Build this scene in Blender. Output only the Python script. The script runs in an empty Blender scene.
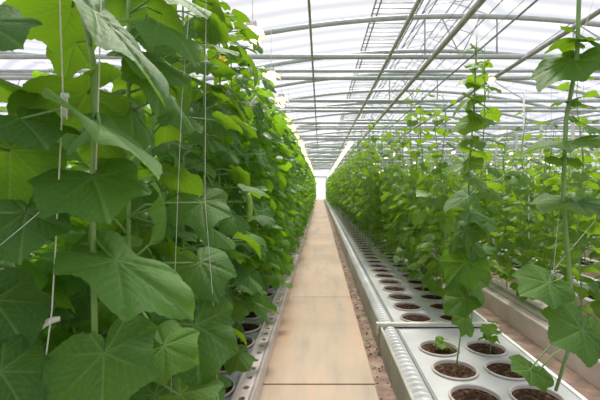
import bpy, math, random
from mathutils import Vector, Matrix, noise
PI = math.pi
C = bpy.context.scene.collection
SC = bpy.context.scene
CAMH = 1.5
F = 400.0
def at(px, py, Y):
    """world point seen at photo pixel px,py at distance Y down the house"""
    return Vector(((px-320)/F*Y, Y, CAMH-(py-188)/F*Y))

# ------------------------------------------------------------------ materials
def new_mat(name):
    m = bpy.data.materials.new(name); m.use_nodes = True
    nt = m.node_tree; nt.nodes.clear()
    out = nt.nodes.new('ShaderNodeOutputMaterial')
    return m, nt, out
def N(nt, t, **kw):
    n = nt.nodes.new(t)
    for k, v in kw.items(): setattr(n, k, v)
    return n
def ramp(nt, src, stops):
    r = nt.nodes.new('ShaderNodeValToRGB')
    e = r.color_ramp.elements
    while len(e) < len(stops): e.new(0.5)
    for i, (p, c) in enumerate(stops):
        e[i].position = p; e[i].color = (*c, 1)
    nt.links.new(src, r.inputs[0]); return r.outputs[0]
def noisy(name, stops, scale=5, rough=0.6, metal=0.0, bump=0.0, bscale=None, detail=5, stretch=(1,1,1), spec=0.5):
    m, nt, out = new_mat(name)
    tc = N(nt, 'ShaderNodeTexCoord'); mp = N(nt, 'ShaderNodeMapping'); mp.inputs['Scale'].default_value = stretch
    nt.links.new(tc.outputs['Object'], mp.inputs[0])
    no = N(nt, 'ShaderNodeTexNoise'); no.inputs['Scale'].default_value = scale; no.inputs['Detail'].default_value = detail
    nt.links.new(mp.outputs[0], no.inputs['Vector'])
    p = N(nt, 'ShaderNodeBsdfPrincipled'); p.inputs['Roughness'].default_value = rough; p.inputs['Metallic'].default_value = metal
    p.inputs['Specular IOR Level'].default_value = spec
    nt.links.new(ramp(nt, no.outputs['Fac'], stops), p.inputs['Base Color'])
    if bump:
        n2 = N(nt, 'ShaderNodeTexNoise'); n2.inputs['Scale'].default_value = bscale or scale*4; n2.inputs['Detail'].default_value = 6
        nt.links.new(mp.outputs[0], n2.inputs['Vector'])
        b = N(nt, 'ShaderNodeBump'); b.inputs['Strength'].default_value = bump; b.inputs['Distance'].default_value = 0.01
        nt.links.new(n2.outputs['Fac'], b.inputs['Height']); nt.links.new(b.outputs[0], p.inputs['Normal'])
    nt.links.new(p.outputs[0], out.inputs[0]); return m
def leaf_mat(name, dark, light, vein, trans_col, trans=0.35, rough=0.42, bump=0.25):
    m, nt, out = new_mat(name); L = nt.links.new
    at_t = N(nt, 'ShaderNodeAttribute', attribute_name='tint'); at_v = N(nt, 'ShaderNodeAttribute', attribute_name='vein')
    tc = N(nt, 'ShaderNodeTexCoord'); no = N(nt, 'ShaderNodeTexNoise'); no.inputs['Scale'].default_value = 14; no.inputs['Detail'].default_value = 4
    L(tc.outputs['Object'], no.inputs['Vector'])
    oi = N(nt, 'ShaderNodeObjectInfo')
    a = N(nt, 'ShaderNodeMath', operation='MULTIPLY_ADD'); L(no.outputs['Fac'], a.inputs[0]); a.inputs[1].default_value = 0.5; L(at_t.outputs['Fac'], a.inputs[2])
    a2 = N(nt, 'ShaderNodeMath', operation='MULTIPLY_ADD'); L(oi.outputs['Random'], a2.inputs[0]); a2.inputs[1].default_value = 0.25; L(a.outputs[0], a2.inputs[2])
    a3 = N(nt, 'ShaderNodeMath', operation='SUBTRACT'); L(a2.outputs[0], a3.inputs[0]); a3.inputs[1].default_value = 0.35; a3.use_clamp = True
    mx = N(nt, 'ShaderNodeMix', data_type='RGBA'); L(a3.outputs[0], mx.inputs[0]); mx.inputs[6].default_value = (*dark,1); mx.inputs[7].default_value = (*light,1)
    mv = N(nt, 'ShaderNodeMix', data_type='RGBA')
    vm = N(nt, 'ShaderNodeMath', operation='MULTIPLY'); L(at_v.outputs['Fac'], vm.inputs[0]); vm.inputs[1].default_value = 0.55
    L(vm.outputs[0], mv.inputs[0]); L(mx.outputs[2], mv.inputs[6]); mv.inputs[7].default_value = (*vein,1)
    p = N(nt, 'ShaderNodeBsdfPrincipled'); p.inputs['Roughness'].default_value = rough; p.inputs['Specular IOR Level'].default_value = 0.35
    L(mv.outputs[2], p.inputs['Base Color'])
    vo = N(nt, 'ShaderNodeTexNoise'); vo.inputs['Scale'].default_value = 90; L(tc.outputs['Object'], vo.inputs['Vector'])
    b = N(nt, 'ShaderNodeBump'); b.inputs['Strength'].default_value = bump; b.inputs['Distance'].default_value = 0.004
    L(vo.outputs['Fac'], b.inputs['Height']); L(b.outputs[0], p.inputs['Normal'])
    t = N(nt, 'ShaderNodeBsdfTranslucent')
    tm = N(nt, 'ShaderNodeMix', data_type='RGBA', blend_type='MULTIPLY'); tm.inputs[0].default_value = 0.35
    tm.inputs[6].default_value = (*trans_col,1); L(mv.outputs[2], tm.inputs[7]); t.inputs['Color'].default_value = (*trans_col,1)
    s = N(nt, 'ShaderNodeMixShader'); s.inputs[0].default_value = trans
    L(p.outputs[0], s.inputs[1]); L(t.outputs[0], s.inputs[2]); L(s.outputs[0], out.inputs[0]); return m
def film_mat(name, thru=0.86, tint=(0.95,0.955,0.985), wave=True):
    m, nt, out = new_mat(name); L = nt.links.new
    tr = N(nt, 'ShaderNodeBsdfTransparent'); tr.inputs[0].default_value = (*tint,1)
    tl = N(nt, 'ShaderNodeBsdfTranslucent'); tl.inputs[0].default_value = (0.9,0.9,0.93,1)
    s = N(nt, 'ShaderNodeMixShader')
    if wave:
        tc = N(nt, 'ShaderNodeTexCoord'); w = N(nt, 'ShaderNodeTexWave', bands_direction='Y'); w.inputs['Scale'].default_value = 0.55
        w.inputs['Distortion'].default_value = 0.6; L(tc.outputs['Object'], w.inputs['Vector'])
        mr = N(nt, 'ShaderNodeMapRange'); L(w.outputs['Fac'], mr.inputs[0]); mr.inputs[3].default_value = 1-thru-0.12; mr.inputs[4].default_value = 1-thru+0.16
        L(mr.outputs[0], s.inputs[0])
    else: s.inputs[0].default_value = 1-thru
    L(tr.outputs[0], s.inputs[1]); L(tl.outputs[0], s.inputs[2]); L(s.outputs[0], out.inputs[0]); return m
def emit_mat(name, col, st):
    m, nt, out = new_mat(name); e = N(nt, 'ShaderNodeEmission'); e.inputs[0].default_value = (*col,1); e.inputs[1].default_value = st
    nt.links.new(e.outputs[0], out.inputs[0]); return m

M = dict(
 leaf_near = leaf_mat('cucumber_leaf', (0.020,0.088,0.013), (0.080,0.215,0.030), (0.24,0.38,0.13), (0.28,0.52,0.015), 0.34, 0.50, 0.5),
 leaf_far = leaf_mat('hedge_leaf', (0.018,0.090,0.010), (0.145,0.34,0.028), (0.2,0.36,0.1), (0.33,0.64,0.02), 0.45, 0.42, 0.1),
 leaf_young = leaf_mat('young_leaf', (0.030,0.10,0.014), (0.16,0.31,0.035), (0.24,0.38,0.12), (0.34,0.58,0.02), 0.42, 0.45, 0.15),
 stem = noisy('green_stem', [(0.3,(0.16,0.30,0.08)),(0.7,(0.25,0.40,0.12))], 20, 0.5),
 twine = noisy('white_twine', [(0.3,(0.62,0.66,0.58)),(0.7,(0.8,0.82,0.76))], 60, 0.8),
 flower = noisy('yellow_petal', [(0.3,(0.8,0.55,0.02)),(0.7,(0.9,0.7,0.05))], 30, 0.6),
 fruit = noisy('cucumber_skin', [(0.35,(0.18,0.34,0.04)),(0.65,(0.35,0.5,0.10))], 25, 0.4, bump=0.3),
 soil = noisy('potting_soil', [(0.3,(0.012,0.008,0.005)),(0.52,(0.055,0.03,0.018)),(0.74,(0.20,0.11,0.065))], 28, 0.95, bump=1.0, bscale=60, spec=0.1),
 pot = noisy('white_pot_plastic', [(0.3,(0.48,0.43,0.40)),(0.7,(0.64,0.59,0.56))], 6, 0.4),
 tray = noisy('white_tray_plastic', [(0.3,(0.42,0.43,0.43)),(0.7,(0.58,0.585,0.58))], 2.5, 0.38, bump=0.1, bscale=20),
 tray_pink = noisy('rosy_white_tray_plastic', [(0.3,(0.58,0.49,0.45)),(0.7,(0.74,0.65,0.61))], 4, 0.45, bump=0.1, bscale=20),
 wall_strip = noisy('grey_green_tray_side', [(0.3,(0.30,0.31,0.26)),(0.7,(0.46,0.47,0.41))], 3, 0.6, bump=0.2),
 groove = noisy('green_grey_groove', [(0.3,(0.13,0.17,0.15)),(0.7,(0.21,0.25,0.225))], 6, 0.5),
 dirt = noisy('bare_dirt', [(0.25,(0.12,0.085,0.065)),(0.5,(0.24,0.165,0.125)),(0.75,(0.38,0.28,0.22))], 6, 0.95, bump=0.8, bscale=50, detail=8),
 steel = noisy('galvanised_steel', [(0.3,(0.38,0.43,0.43)),(0.7,(0.50,0.55,0.545))], 8, 0.45, 0.25),
 steel_warm = noisy('warm_painted_pipe', [(0.3,(0.34,0.34,0.30)),(0.7,(0.48,0.47,0.42))], 8, 0.4, 0.2),
 green_pipe = noisy('green_grey_pipe', [(0.3,(0.20,0.27,0.20)),(0.7,(0.28,0.36,0.27))], 8, 0.5),
 wire = noisy('thin_grey_wire', [(0.3,(0.25,0.28,0.28)),(0.7,(0.35,0.38,0.38))], 8, 0.5, 0.3),
 white = noisy('white_plastic', [(0.3,(0.75,0.75,0.74)),(0.7,(0.85,0.85,0.84))], 5, 0.45),
 beam = noisy('off_white_bar', [(0.3,(0.55,0.53,0.48)),(0.7,(0.68,0.66,0.60))], 5, 0.5),
 film = film_mat('roof_film'),
 door_film = film_mat('door_film', 0.35, (0.9,0.91,0.95), False),
 glass = film_mat('wall_film', 0.70, (0.93,0.94,0.96), False),
 lamp_glow = emit_mat('sodium_lamp_glow', (1.0,0.76,0.40), 7.0),
 lamp_body = noisy('lamp_housing', [(0.3,(0.6,0.6,0.58)),(0.7,(0.75,0.75,0.72))], 8, 0.4),
 outground = noisy('outside_ground', [(0.3,(0.25,0.24,0.2)),(0.7,(0.38,0.36,0.3))], 0.5, 0.9),
)
def concrete():
    m, nt, out = new_mat('stained_concrete'); L = nt.links.new
    tc = N(nt, 'ShaderNodeTexCoord')
    mp = N(nt, 'ShaderNodeMapping'); mp.inputs['Scale'].default_value = (2.2,0.40,1); L(tc.outputs['Object'], mp.inputs[0])
    n1 = N(nt, 'ShaderNodeTexNoise'); n1.inputs['Scale'].default_value = 1.5; n1.inputs['Detail'].default_value = 7; n1.inputs['Roughness'].default_value = 0.62; L(mp.outputs[0], n1.inputs['Vector'])
    c1 = ramp(nt, n1.outputs['Fac'], [(0.28,(0.26,0.20,0.15)),(0.42,(0.37,0.29,0.21)),(0.54,(0.43,0.32,0.225)),(0.68,(0.49,0.275,0.155))])
    n2 = N(nt, 'ShaderNodeTexNoise'); n2.inputs['Scale'].default_value = 0.9; n2.inputs['Detail'].default_value = 3; L(tc.outputs['Object'], n2.inputs['Vector'])
    f2 = ramp(nt, n2.outputs['Fac'], [(0.45,(0,0,0)),(0.7,(1,1,1))])
    mx = N(nt, 'ShaderNodeMix', data_type='RGBA', blend_type='MULTIPLY'); mm = N(nt, 'ShaderNodeMath', operation='MULTIPLY'); L(f2, mm.inputs[0]); mm.inputs[1].default_value = 0.55
    L(mm.outputs[0], mx.inputs[0]); L(c1, mx.inputs[6]); mx.inputs[7].default_value = (0.74,0.79,0.72,1)
    n3 = N(nt, 'ShaderNodeTexNoise'); n3.inputs['Scale'].default_value = 60; n3.inputs['Detail'].default_value = 4; L(tc.outputs['Object'], n3.inputs['Vector'])
    b = N(nt, 'ShaderNodeBump'); b.inputs['Strength'].default_value = 0.15; b.inputs['Distance'].default_value = 0.005; L(n3.outputs['Fac'], b.inputs['Height'])
    p = N(nt, 'ShaderNodeBsdfPrincipled'); p.inputs['Roughness'].default_value = 0.6; L(mx.outputs[2], p.inputs['Base Color']); L(b.outputs[0], p.inputs['Normal'])
    L(p.outputs[0], out.inputs[0]); return m
M['concrete'] = concrete()

# ------------------------------------------------------------------ mesh helpers
class MB:
    def __init__(s): s.v = []; s.f = []; s.tint = []; s.vein = []
    def add(s, vs, fs, tint=0.5, vein=None):
        o = len(s.v); s.v += [tuple(v) for v in vs]; s.f += [tuple(i+o for i in f) for f in fs]
        s.tint += [tint]*len(vs); s.vein += (vein if vein else [0.0]*len(vs))
    def box(s, x0, x1, y0, y1, z0, z1):
        s.add([(x0,y0,z0),(x1,y0,z0),(x1,y1,z0),(x0,y1,z0),(x0,y0,z1),(x1,y0,z1),(x1,y1,z1),(x0,y1,z1)],
              [(0,3,2,1),(4,5,6,7),(0,1,5,4),(1,2,6,5),(2,3,7,6),(3,0,4,7)])
    def tube(s, pts, r, n=8, tint=0.5, caps=True):
        pts = [Vector(p) for p in pts]; m = len(pts)
        rr = r if isinstance(r, (list, tuple)) else [r]*m
        vs = []; prev = None
        for i, p in enumerate(pts):
            d = (pts[min(i+1, m-1)] - pts[max(i-1, 0)]).normalized()
            if prev is None:
                a = Vector((0,0,1)) if abs(d.z) < 0.9 else Vector((1,0,0)); u = d.cross(a).normalized()
            else: u = (prev - d*prev.dot(d)).normalized()
            prev = u; w = d.cross(u)
            for k in range(n):
                t = 2*PI*k/n; vs.append(p + (u*math.cos(t) + w*math.sin(t))*rr[i])
        fs = [(i*n+k, i*n+(k+1)%n, (i+1)*n+(k+1)%n, (i+1)*n+k) for i in range(m-1) for k in range(n)]
        if caps: fs += [tuple(range(n-1,-1,-1)), tuple((m-1)*n+k for k in range(n))]
        s.add(vs, fs, tint)
    def lathe(s, prof, n=28, loc=(0,0,0)):
        vs = [(loc[0]+r*math.cos(2*PI*k/n), loc[1]+r*math.sin(2*PI*k/n), loc[2]+z) for r, z in prof for k in range(n)]
        fs = [(i*n+k, i*n+(k+1)%n, (i+1)*n+(k+1)%n, (i+1)*n+k) for i in range(len(prof)-1) for k in range(n)]
        s.add(vs, fs)
    def mesh(s, name, mat, smooth=True):
        me = bpy.data.meshes.new(name); me.from_pydata(s.v, [], s.f)
        if smooth: me.polygons.foreach_set('use_smooth', [True]*len(me.polygons))
        if mat.name in ('cucumber_leaf','hedge_leaf','young_leaf'):
            a = me.attributes.new('tint','FLOAT','POINT'); a.data.foreach_set('value', s.tint)
            a = me.attributes.new('vein','FLOAT','POINT'); a.data.foreach_set('value', s.vein)
        me.materials.append(mat); me.update(); return me
    def build(s, name, mat, parent=None, smooth=True, loc=None):
        return link(name, s.mesh(name, mat, smooth), parent, loc)
def link(name, me, parent=None, loc=None, mw=None):
    o = bpy.data.objects.new(name, me); C.objects.link(o)
    if parent: o.parent = parent
    if loc is not None: o.location = loc
    if mw is not None: o.matrix_local = mw
    return o
def tag(o, label=None, cat=None, group=None, kind=None):
    for k, v in (('label',label),('category',cat),('group',group),('kind',kind)):
        if v: o[k] = v
    return o
def empty(name, loc=(0,0,0), rz=0):
    o = bpy.data.objects.new(name, None); C.objects.link(o); o.location = loc; o.rotation_euler = (0,0,rz); o.empty_display_size = 0.1; return o
def copy_tree(o, parent=None):
    c = o.copy(); C.objects.link(c); c.parent = parent
    for ch in [x for x in KIDS.get(o.name, [])]: 
        d = ch.copy(); C.objects.link(d); d.parent = c
    return c
KIDS = {}
def struct(o): return tag(o, kind='structure')
ONES = ['','first','second','third','fourth','fifth','sixth','seventh','eighth','ninth','tenth','eleventh','twelfth','thirteenth','fourteenth','fifteenth','sixteenth','seventeenth','eighteenth','nineteenth']
TENS = {2:('twentieth','twenty'),3:('thirtieth','thirty'),4:('fortieth','forty'),5:('fiftieth','fifty')}
def ordinal(n):
    if n < 20: return ONES[n]
    t, u = divmod(n, 10)
    return TENS[t][0] if u == 0 else TENS[t][1]+'-'+ONES[u]

# ------------------------------------------------------------------ leaf blades
OUT = [(0,1.0),(14,0.90),(27,0.80),(38,0.80),(52,0.90),(64,0.80),(84,0.68),(96,0.69),(110,0.78),(124,0.70),(142,0.62),(156,0.56),(167,0.40),(175,0.20),(180,0.05)]
def outr(th):
    d = abs(math.degrees(th))
    for (a0, r0), (a1, r1) in zip(OUT, OUT[1:]):
        if d <= a1:
            t = (d-a0)/(a1-a0); return r0+(r1-r0)*t
    return 0.05
VA = [math.radians(a) for a in (0, 52, -52, 108, -108, 150, -150)]
def blade(nA, nR, seed, fine=False, droop=0.25, side=0.25, fold=0.0, wavy=0.06, tipcurl=0.0):
    rnd = random.Random(seed); ph = rnd.uniform(0, 6.28); ph2 = rnd.uniform(0, 6.28)
    vs = [(0,0,0)]; vein = [1.0]; asym = rnd.uniform(-0.06,0.06)
    for j in range(1, nR+1):
        q = j/nR
        for i in range(nA):
            th = -PI*0.985 + 2*PI*0.985*i/(nA-1)
            R = outr(th)*(1+asym*math.sin(th)+0.05*math.sin(3*th+ph))
            if fine: R *= 1+0.028*(2*abs(((th*7.3) % 1)-0.5)-0.5)*(1 if q > 0.85 else 0)
            r = R*q; x = r*math.sin(th); y = r*math.cos(th)
            # veins
            best = min(VA, key=lambda a: abs(math.atan2(math.sin(th-a), math.cos(th-a))))
            dl = math.atan2(math.sin(th-best), math.cos(th-best)); d = abs(r*math.sin(dl)); u = r*math.cos(dl)
            w = 0.012*(1.25-q) + 0.004
            mv = math.exp(-(d/w)**2)
            t2 = ((u-d*1.1)/0.13) % 1; sv = math.exp(-((t2-0.5)*0.13/0.010)**2)*(0.6 if d > w else 0)
            z = -droop*(max(y,0)**2) - side*x*x - 0.30*droop*(min(y,0)**2) + fold*abs(x)
            z += wavy*q*q*math.sin(3*th+ph) + 0.5*wavy*q**3*math.sin(7*th+ph2)
            z -= tipcurl*max(0, y-0.5)**2*2
            z += -0.030*math.exp(-(d/0.05)**2)*min(1, q*3)
            if fine: z += 0.011*math.sin(PI*((t2) % 1))**1*(0.4 if d < w else 1) + 0.006*noise.noise(Vector((x*14,y*14,seed)))
            vs.append((x, y, z)); vein.append(max(mv, sv) if fine else 0.3*mv)
    fs = [(0, 1+i+1, 1+i) for i in range(nA-1)]
    for j in range(1, nR):
        a = 1+(j-1)*nA; b = 1+j*nA
        fs += [(a+i, a+i+1, b+i+1, b+i) for i in range(nA-1)]
    return vs, fs, vein
SHAPES = [dict(droop=0.14,side=0.14,wavy=0.07), dict(droop=0.45,side=0.30,wavy=0.08), dict(droop=0.15,side=0.12,fold=0.12,wavy=0.05),
          dict(droop=0.6,side=0.10,fold=0.25), dict(droop=0.35,side=0.55,wavy=0.05), dict(droop=0.3,side=0.3,fold=-0.25,wavy=0.09)]
FINE = []
FINEY = []
for k, sh in enumerate(SHAPES):
    vs, fs, ve = blade(121, 26, 11+k, True, **sh)
    for t in (0.2, 0.5, 0.85):
        mb = MB(); mb.add(vs, fs, t, ve); FINE.append(mb.mesh('leaf', M['leaf_near'])); FINEY.append(mb.mesh('leaf', M['leaf_young']))
def fine_leaf(shape, tone, young=False): return (FINEY if young else FINE)[shape*3+tone]
LOW = [blade(23, 3, 40+k, False, **sh) for k, sh in enumerate(SHAPES)]
TINY = [blade(11, 1, 60+k, False, **sh) for k, sh in enumerate(SHAPES)]
def frame(P, tip, nrm):
    y = tip.normalized(); x = y.cross(nrm)
    if x.length < 1e-4: x = y.cross(Vector((0.3,1,0.2)))
    x.normalize(); z = x.cross(y)
    return Matrix(((x.x,y.x,z.x,P.x),(x.y,y.y,z.y,P.y),(x.z,y.z,z.z,P.z),(0,0,0,1)))
def put(mb, src, P, tip, nrm, s, tint):
    m = frame(P, tip, nrm); vs = [m @ (Vector(v)*s) for v in src[0]]
    mb.add(vs, src[1], tint, src[2])

# ------------------------------------------------------------------ plants
def leaf_spots(rnd, z0, z1, n, size, reach, az=None, azs=PI, lean=0.0, tilt=(20,70), topsmall=True):
    """attachment points for leaves round a stem on the local z axis"""
    out = []
    a = rnd.uniform(0, 6.28)
    for i in range(n):
        t = (i+0.5)/n; z = z0+(z1-z0)*t+rnd.uniform(-0.04,0.04)
        a += 2.4+rnd.uniform(-0.5,0.5)
        ang = a if az is None else az+((a % 6.283)-PI)/PI*azs
        d = Vector((math.cos(ang), math.sin(ang), 0))
        rr = rnd.uniform(*reach)*(1-0.45*max(0,t-0.8)/0.2)
        s = rnd.uniform(*size)*(1-(0.55*max(0,t-0.85)/0.15 if topsmall else 0))
        ti = math.radians(rnd.uniform(*tilt))
        P = Vector((0,0,z))+d*rr+Vector((0,0,rr*0.25))
        tw = rnd.uniform(-0.5,0.5); d2 = Vector((math.cos(ang+tw), math.sin(ang+tw), 0))
        tip = d2*math.cos(ti)+Vector((0,0,-math.sin(ti)))
        nr = Vector((rnd.uniform(-0.35,0.35), rnd.uniform(-0.35,0.35), 1))+d2*0.3
        out.append((Vector((0,0,z-0.02)), P, tip, nr, s))
    return out
def stem_pts(rnd, z0, z1, n=14, wob=0.02):
    ph = rnd.uniform(0, 6)
    return [Vector((wob*math.sin(ph+k*1.1), wob*math.cos(ph*1.3+k*0.9), z0+(z1-z0)*k/(n-1))) for k in range(n)]
def petiole(mb, A, B, r=0.003, n=5):
    mid = (A+B)/2+Vector((0,0,0.03*(B-A).length/0.15)); mb.tube([A, mid, B], [r*1.2, r, r*0.8], n, caps=False)
def plant_meshes(seed, kind):
    rnd = random.Random(seed); fo = MB(); st = MB()
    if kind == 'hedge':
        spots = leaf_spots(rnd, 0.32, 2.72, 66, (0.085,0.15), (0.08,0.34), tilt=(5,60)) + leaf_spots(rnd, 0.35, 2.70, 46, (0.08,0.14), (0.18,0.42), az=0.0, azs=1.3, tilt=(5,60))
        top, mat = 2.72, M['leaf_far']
    elif kind == 'young':
        top = rnd.uniform(2.25, 2.6)
        spots = leaf_spots(rnd, 0.30, 1.80, 36, (0.085,0.145), (0.08,0.22), tilt=(0,50)) + leaf_spots(rnd, 1.75, top, 8, (0.055,0.10), (0.06,0.15), tilt=(-5,35))
        mat = M['leaf_young']
    elif kind == 'open':
        top = rnd.uniform(2.4, 2.9)
        spots = leaf_spots(rnd, 0.85, 1.9, 24, (0.08,0.13), (0.06,0.26), tilt=(5,60)) + leaf_spots(rnd, 1.9, top, 12, (0.05,0.10), (0.06,0.17), tilt=(0,40))
        mat = M['leaf_young']
    elif kind == 'thick':
        top = rnd.uniform(2.5, 3.0)
        spots = leaf_spots(rnd, 0.36, 1.75, 46, (0.09,0.14), (0.08,0.30), tilt=(5,60)) + leaf_spots(rnd, 1.75, top, 13, (0.055,0.11), (0.06,0.18), tilt=(0,40))
        mat = M['leaf_young']
    for A, P, tip, nr, s in spots:
        put(fo, LOW[rnd.randrange(6)], P, tip, nr, s, rnd.uniform(0.1,0.9)); petiole(st, A, P, 0.003, 4)
    st.tube(stem_pts(rnd, 0.02, top), [0.007]*10+[0.006,0.005,0.004,0.003], 6)
    return fo.mesh('foliage', mat), st.mesh('stem', M['stem'])
HEDGE = [plant_meshes(100+i, 'hedge') for i in range(5)]
YOUNG = [plant_meshes(200+i, 'young') for i in range(6)]
THICK = [plant_meshes(300+i, 'thick') for i in range(6)]
OPEN = [plant_meshes(400+i, 'open') for i in range(6)]
FRUIT = None
def fruit_mesh():
    mb = MB(); n = 12; pts = []; rr = []
    for k in range(n+1):
        t = k/n; pts.append(Vector((0.012*math.sin(t*PI), 0, -0.17*t))); rr.append(0.019*math.sin(PI*min(1,max(0,0.06+0.88*t)))**0.42)
    mb.tube(pts, rr, 12); return mb.mesh('fruit', M['fruit'])
def flower_mesh():
    mb = MB()
    for k in range(5):
        a = 2*PI*k/5; d = Vector((math.cos(a), math.sin(a), 0)); w = Vector((-d.y, d.x, 0)); up = Vector((0,0,1))
        mb.add([d*0.003-w*0.003, d*0.003+w*0.003, d*0.014+w*0.011+up*0.010, d*0.028+up*0.014, d*0.014-w*0.011+up*0.010], [(0,1,2,3,4)])
    mb.lathe([(0.002,-0.012),(0.004,-0.004),(0.004,0.001),(0.0005,0.010)], 8)
    return mb.mesh('flower', M['flower'])
FRUIT = fruit_mesh(); FLOWER = flower_mesh()
NPLANT = 0
def plant(pool, x, y, rz, label, group=None, sz=1.0):
    global NPLANT
    NPLANT += 1
    fo, st = pool[NPLANT % len(pool)]
    e = empty('cucumber_plant', (x, y, 0), rz); e.scale = (1,1,min(sz,1.02))
    tag(e, label, 'plant', group)
    link('foliage', fo, e); link('stem', st, e); return e

# near plants: every leaf its own part
def near_plant(base, stem, leaves, label, group=None, r=0.007, extra=(), young=False):
    """stem: world points; leaves: (attach world, tip world vec, normal, size, shape, tone)"""
    e = empty('cucumber_plant', base); b = Vector(base); tag(e, label, 'plant', group)
    mb = MB(); pts = [Vector(p)-b for p in stem]
    mb.tube(pts, [r]*(len(pts)-1)+[r*0.6], 8); so = mb.build('stem', M['stem'], e)
    for P, tip, nr, s, sh, tone in leaves:
        m = frame(Vector(P)-b, Vector(tip), Vector(nr)) @ (Matrix.Diagonal((s[0],s[1],s[1],1)) if isinstance(s, tuple) else Matrix.Scale(s, 4)); s = s[1] if isinstance(s, tuple) else s
        lo = link('leaf', fine_leaf(sh, tone, young and P[2] > 1.45), e, mw=m)
        # stalk from the nearest stem point
        q = Vector(P)-b; best = min((seg_near(pts[i], pts[i+1], q+Vector((0,0,-0.05))) for i in range(len(pts)-1)), key=lambda c: (c-q).length)
        sm = MB(); mi = m.inverted(); A = best; B = q-Vector(m.col[2][:3]).normalized()*0.0035
        mid = (A+B)/2+Vector((0,0,0.025)); sm.tube([mi@A, mi@mid, mi@B], [0.0048/s, 0.004/s, 0.0034/s], 7)
        st = sm.build('leaf_stalk', M['stem'], lo)
    for kind, P in extra:
        if kind == 'fruit': link('fruit', FRUIT, e, Vector(P)-b)
        else:
            o = link('flower', FLOWER, e, Vector(P)-b); o.rotation_euler = (0.9,0.3,0.5)
    return e
def seg_near(a, b, p):
    d = b-a; t = max(0, min(1, (p-a).dot(d)/max(d.dot(d), 1e-9))); return a+d*t
def hero(ax, ay, aY, tx, ty, tY, nr, s=None, sh=0, tone=1):
    A = at(ax, ay, aY); T = at(tx, ty, tY); d = T-A
    return (A, d, nr, s or d.length, sh, tone)
def random_leaves(rnd, base, z0, z1, n, size, reach, az, azs, tones=(0,1,2), tilt=(20,65), off=(0,0)):
    out = []
    for A, P, tip, nr, s in leaf_spots(rnd, z0, z1, n, size, reach, az=az, azs=azs, tilt=tilt):
        out.append((P+Vector((base[0]+off[0], base[1]+off[1], 0)), tip, nr, s, rnd.randrange(6), rnd.choice(tones)))
    return out
R = random.Random(7)
V = Vector
# -- left, the stem that fills the left of the view
stem1 = [V((-0.77,1.02,0.19)), at(72,470,1.0), at(96,395,1.0), at(94,300,1.0), at(92,200,1.0), at(95,120,1.0), at(93,60,1.0), at(80,0,1.0), at(72,-90,1.0), at(74,-180,1.0)]
L1 = [hero(93,177,0.98,114,226,0.84,(0.0,-0.30,0.95),0.165,0,1),
      hero(116,260,0.98,208,314,0.93,(0.40,-0.40,0.85),(0.135,0.235),0,2),
      hero(104,353,0.92,98,425,0.80,(0.0,-0.65,0.75),0.165,0,1),
      hero(94,12,0.93,174,90,0.91,(0.78,-0.12,0.60),(0.15,0.265),2,1),
      hero(101,126,0.97,178,177,0.95,(0.42,0.06,0.90),0.185,2,2),
      hero(20,118,0.95,62,150,0.84,(-0.1,-0.1,0.98),0.15,0,0),
      hero(88,92,1.08,48,100,1.05,(0.05,0.30,0.95),0.19,0,1),
      hero(72,6,1.15,10,20,1.10,(0.05,0.28,0.95),0.19,0,2)]
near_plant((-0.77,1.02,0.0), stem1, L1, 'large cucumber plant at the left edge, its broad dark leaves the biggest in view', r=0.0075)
# -- further left, leaves cut by the frame
stem2 = [V((-0.80,0.72,0.19)), V((-0.80,0.76,0.7)), V((-0.79,0.80,1.3)), V((-0.78,0.82,1.9)), V((-0.78,0.82,2.5))]
L2 = [hero(26,212,0.95,14,266,0.84,(0.0,-0.5,0.85),0.14,0,1),
      hero(-14,22,0.82,36,50,0.76,(0.1,-0.75,0.65),0.115,0,0),
      hero(-6,300,0.95,34,352,0.9,(0.2,-0.4,0.8),0.15,0,0),
      hero(-24,72,1.02,30,84,1.0,(0.05,0.30,0.95),0.18,0,1), hero(10,150,1.05,14,205,1.15,(0.05,0.6,0.75),0.18,0,1),
      hero(0,372,0.85,40,425,0.8,(0.3,-0.5,0.8),0.14,1,0)]
near_plant((-0.80,0.72,0.0), stem2, L2, 'cucumber plant cut by the left edge, half its leaves outside the view')
# -- third stem behind, light small leaf low down
stem3 = [V((-0.79,1.42,0.19)), V((-0.70,1.40,0.6)), V((-0.66,1.38,1.1)), V((-0.66,1.38,1.7)), V((-0.66,1.38,2.4)), V((-0.66,1.38,2.75))]
L3 = [hero(164,346,0.98,208,366,0.93,(0.1,-0.75,0.7),0.10,0,2),
      hero(202,202,1.45,206,238,1.32,(0.1,-0.6,0.8),0.14,0,1),
      hero(165,205,1.3,170,236,1.25,(0.1,0.5,0.8),0.12,1,2),
      hero(200,262,1.4,222,300,1.3,(0.2,-0.7,0.7),0.15,4,1),
      hero(180,395,1.2,210,420,1.1,(0.2,-0.7,0.7),0.15,0,0),
      hero(195,325,1.3,200,388,1.2,(0.3,-0.8,0.5),0.19,0,0),
      hero(150,70,1.35,185,110,1.25,(0.2,0.2,0.9),0.17,1,2),
      hero(160,24,1.3,205,40,1.24,(0.1,-0.25,0.95),0.17,1,2), hero(175,-5,1.35,222,18,1.3,(0.1,-0.2,0.95),0.15,0,2), hero(150,60,1.3,196,84,1.26,(0.2,-0.3,0.9),0.16,0,1),
      hero(130,110,1.35,150,150,1.25,(0.2,0.2,0.9),0.16,1,1)]
L3 += random_leaves(R, (-0.66,1.40), 0.6, 2.75, 18, (0.10,0.15), (0.10,0.25), 1.2, 1.8)
near_plant((-0.79,1.42,0.0), stem3, L3, 'cucumber plant with a small pale leaf low down beside the two white strings')
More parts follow.
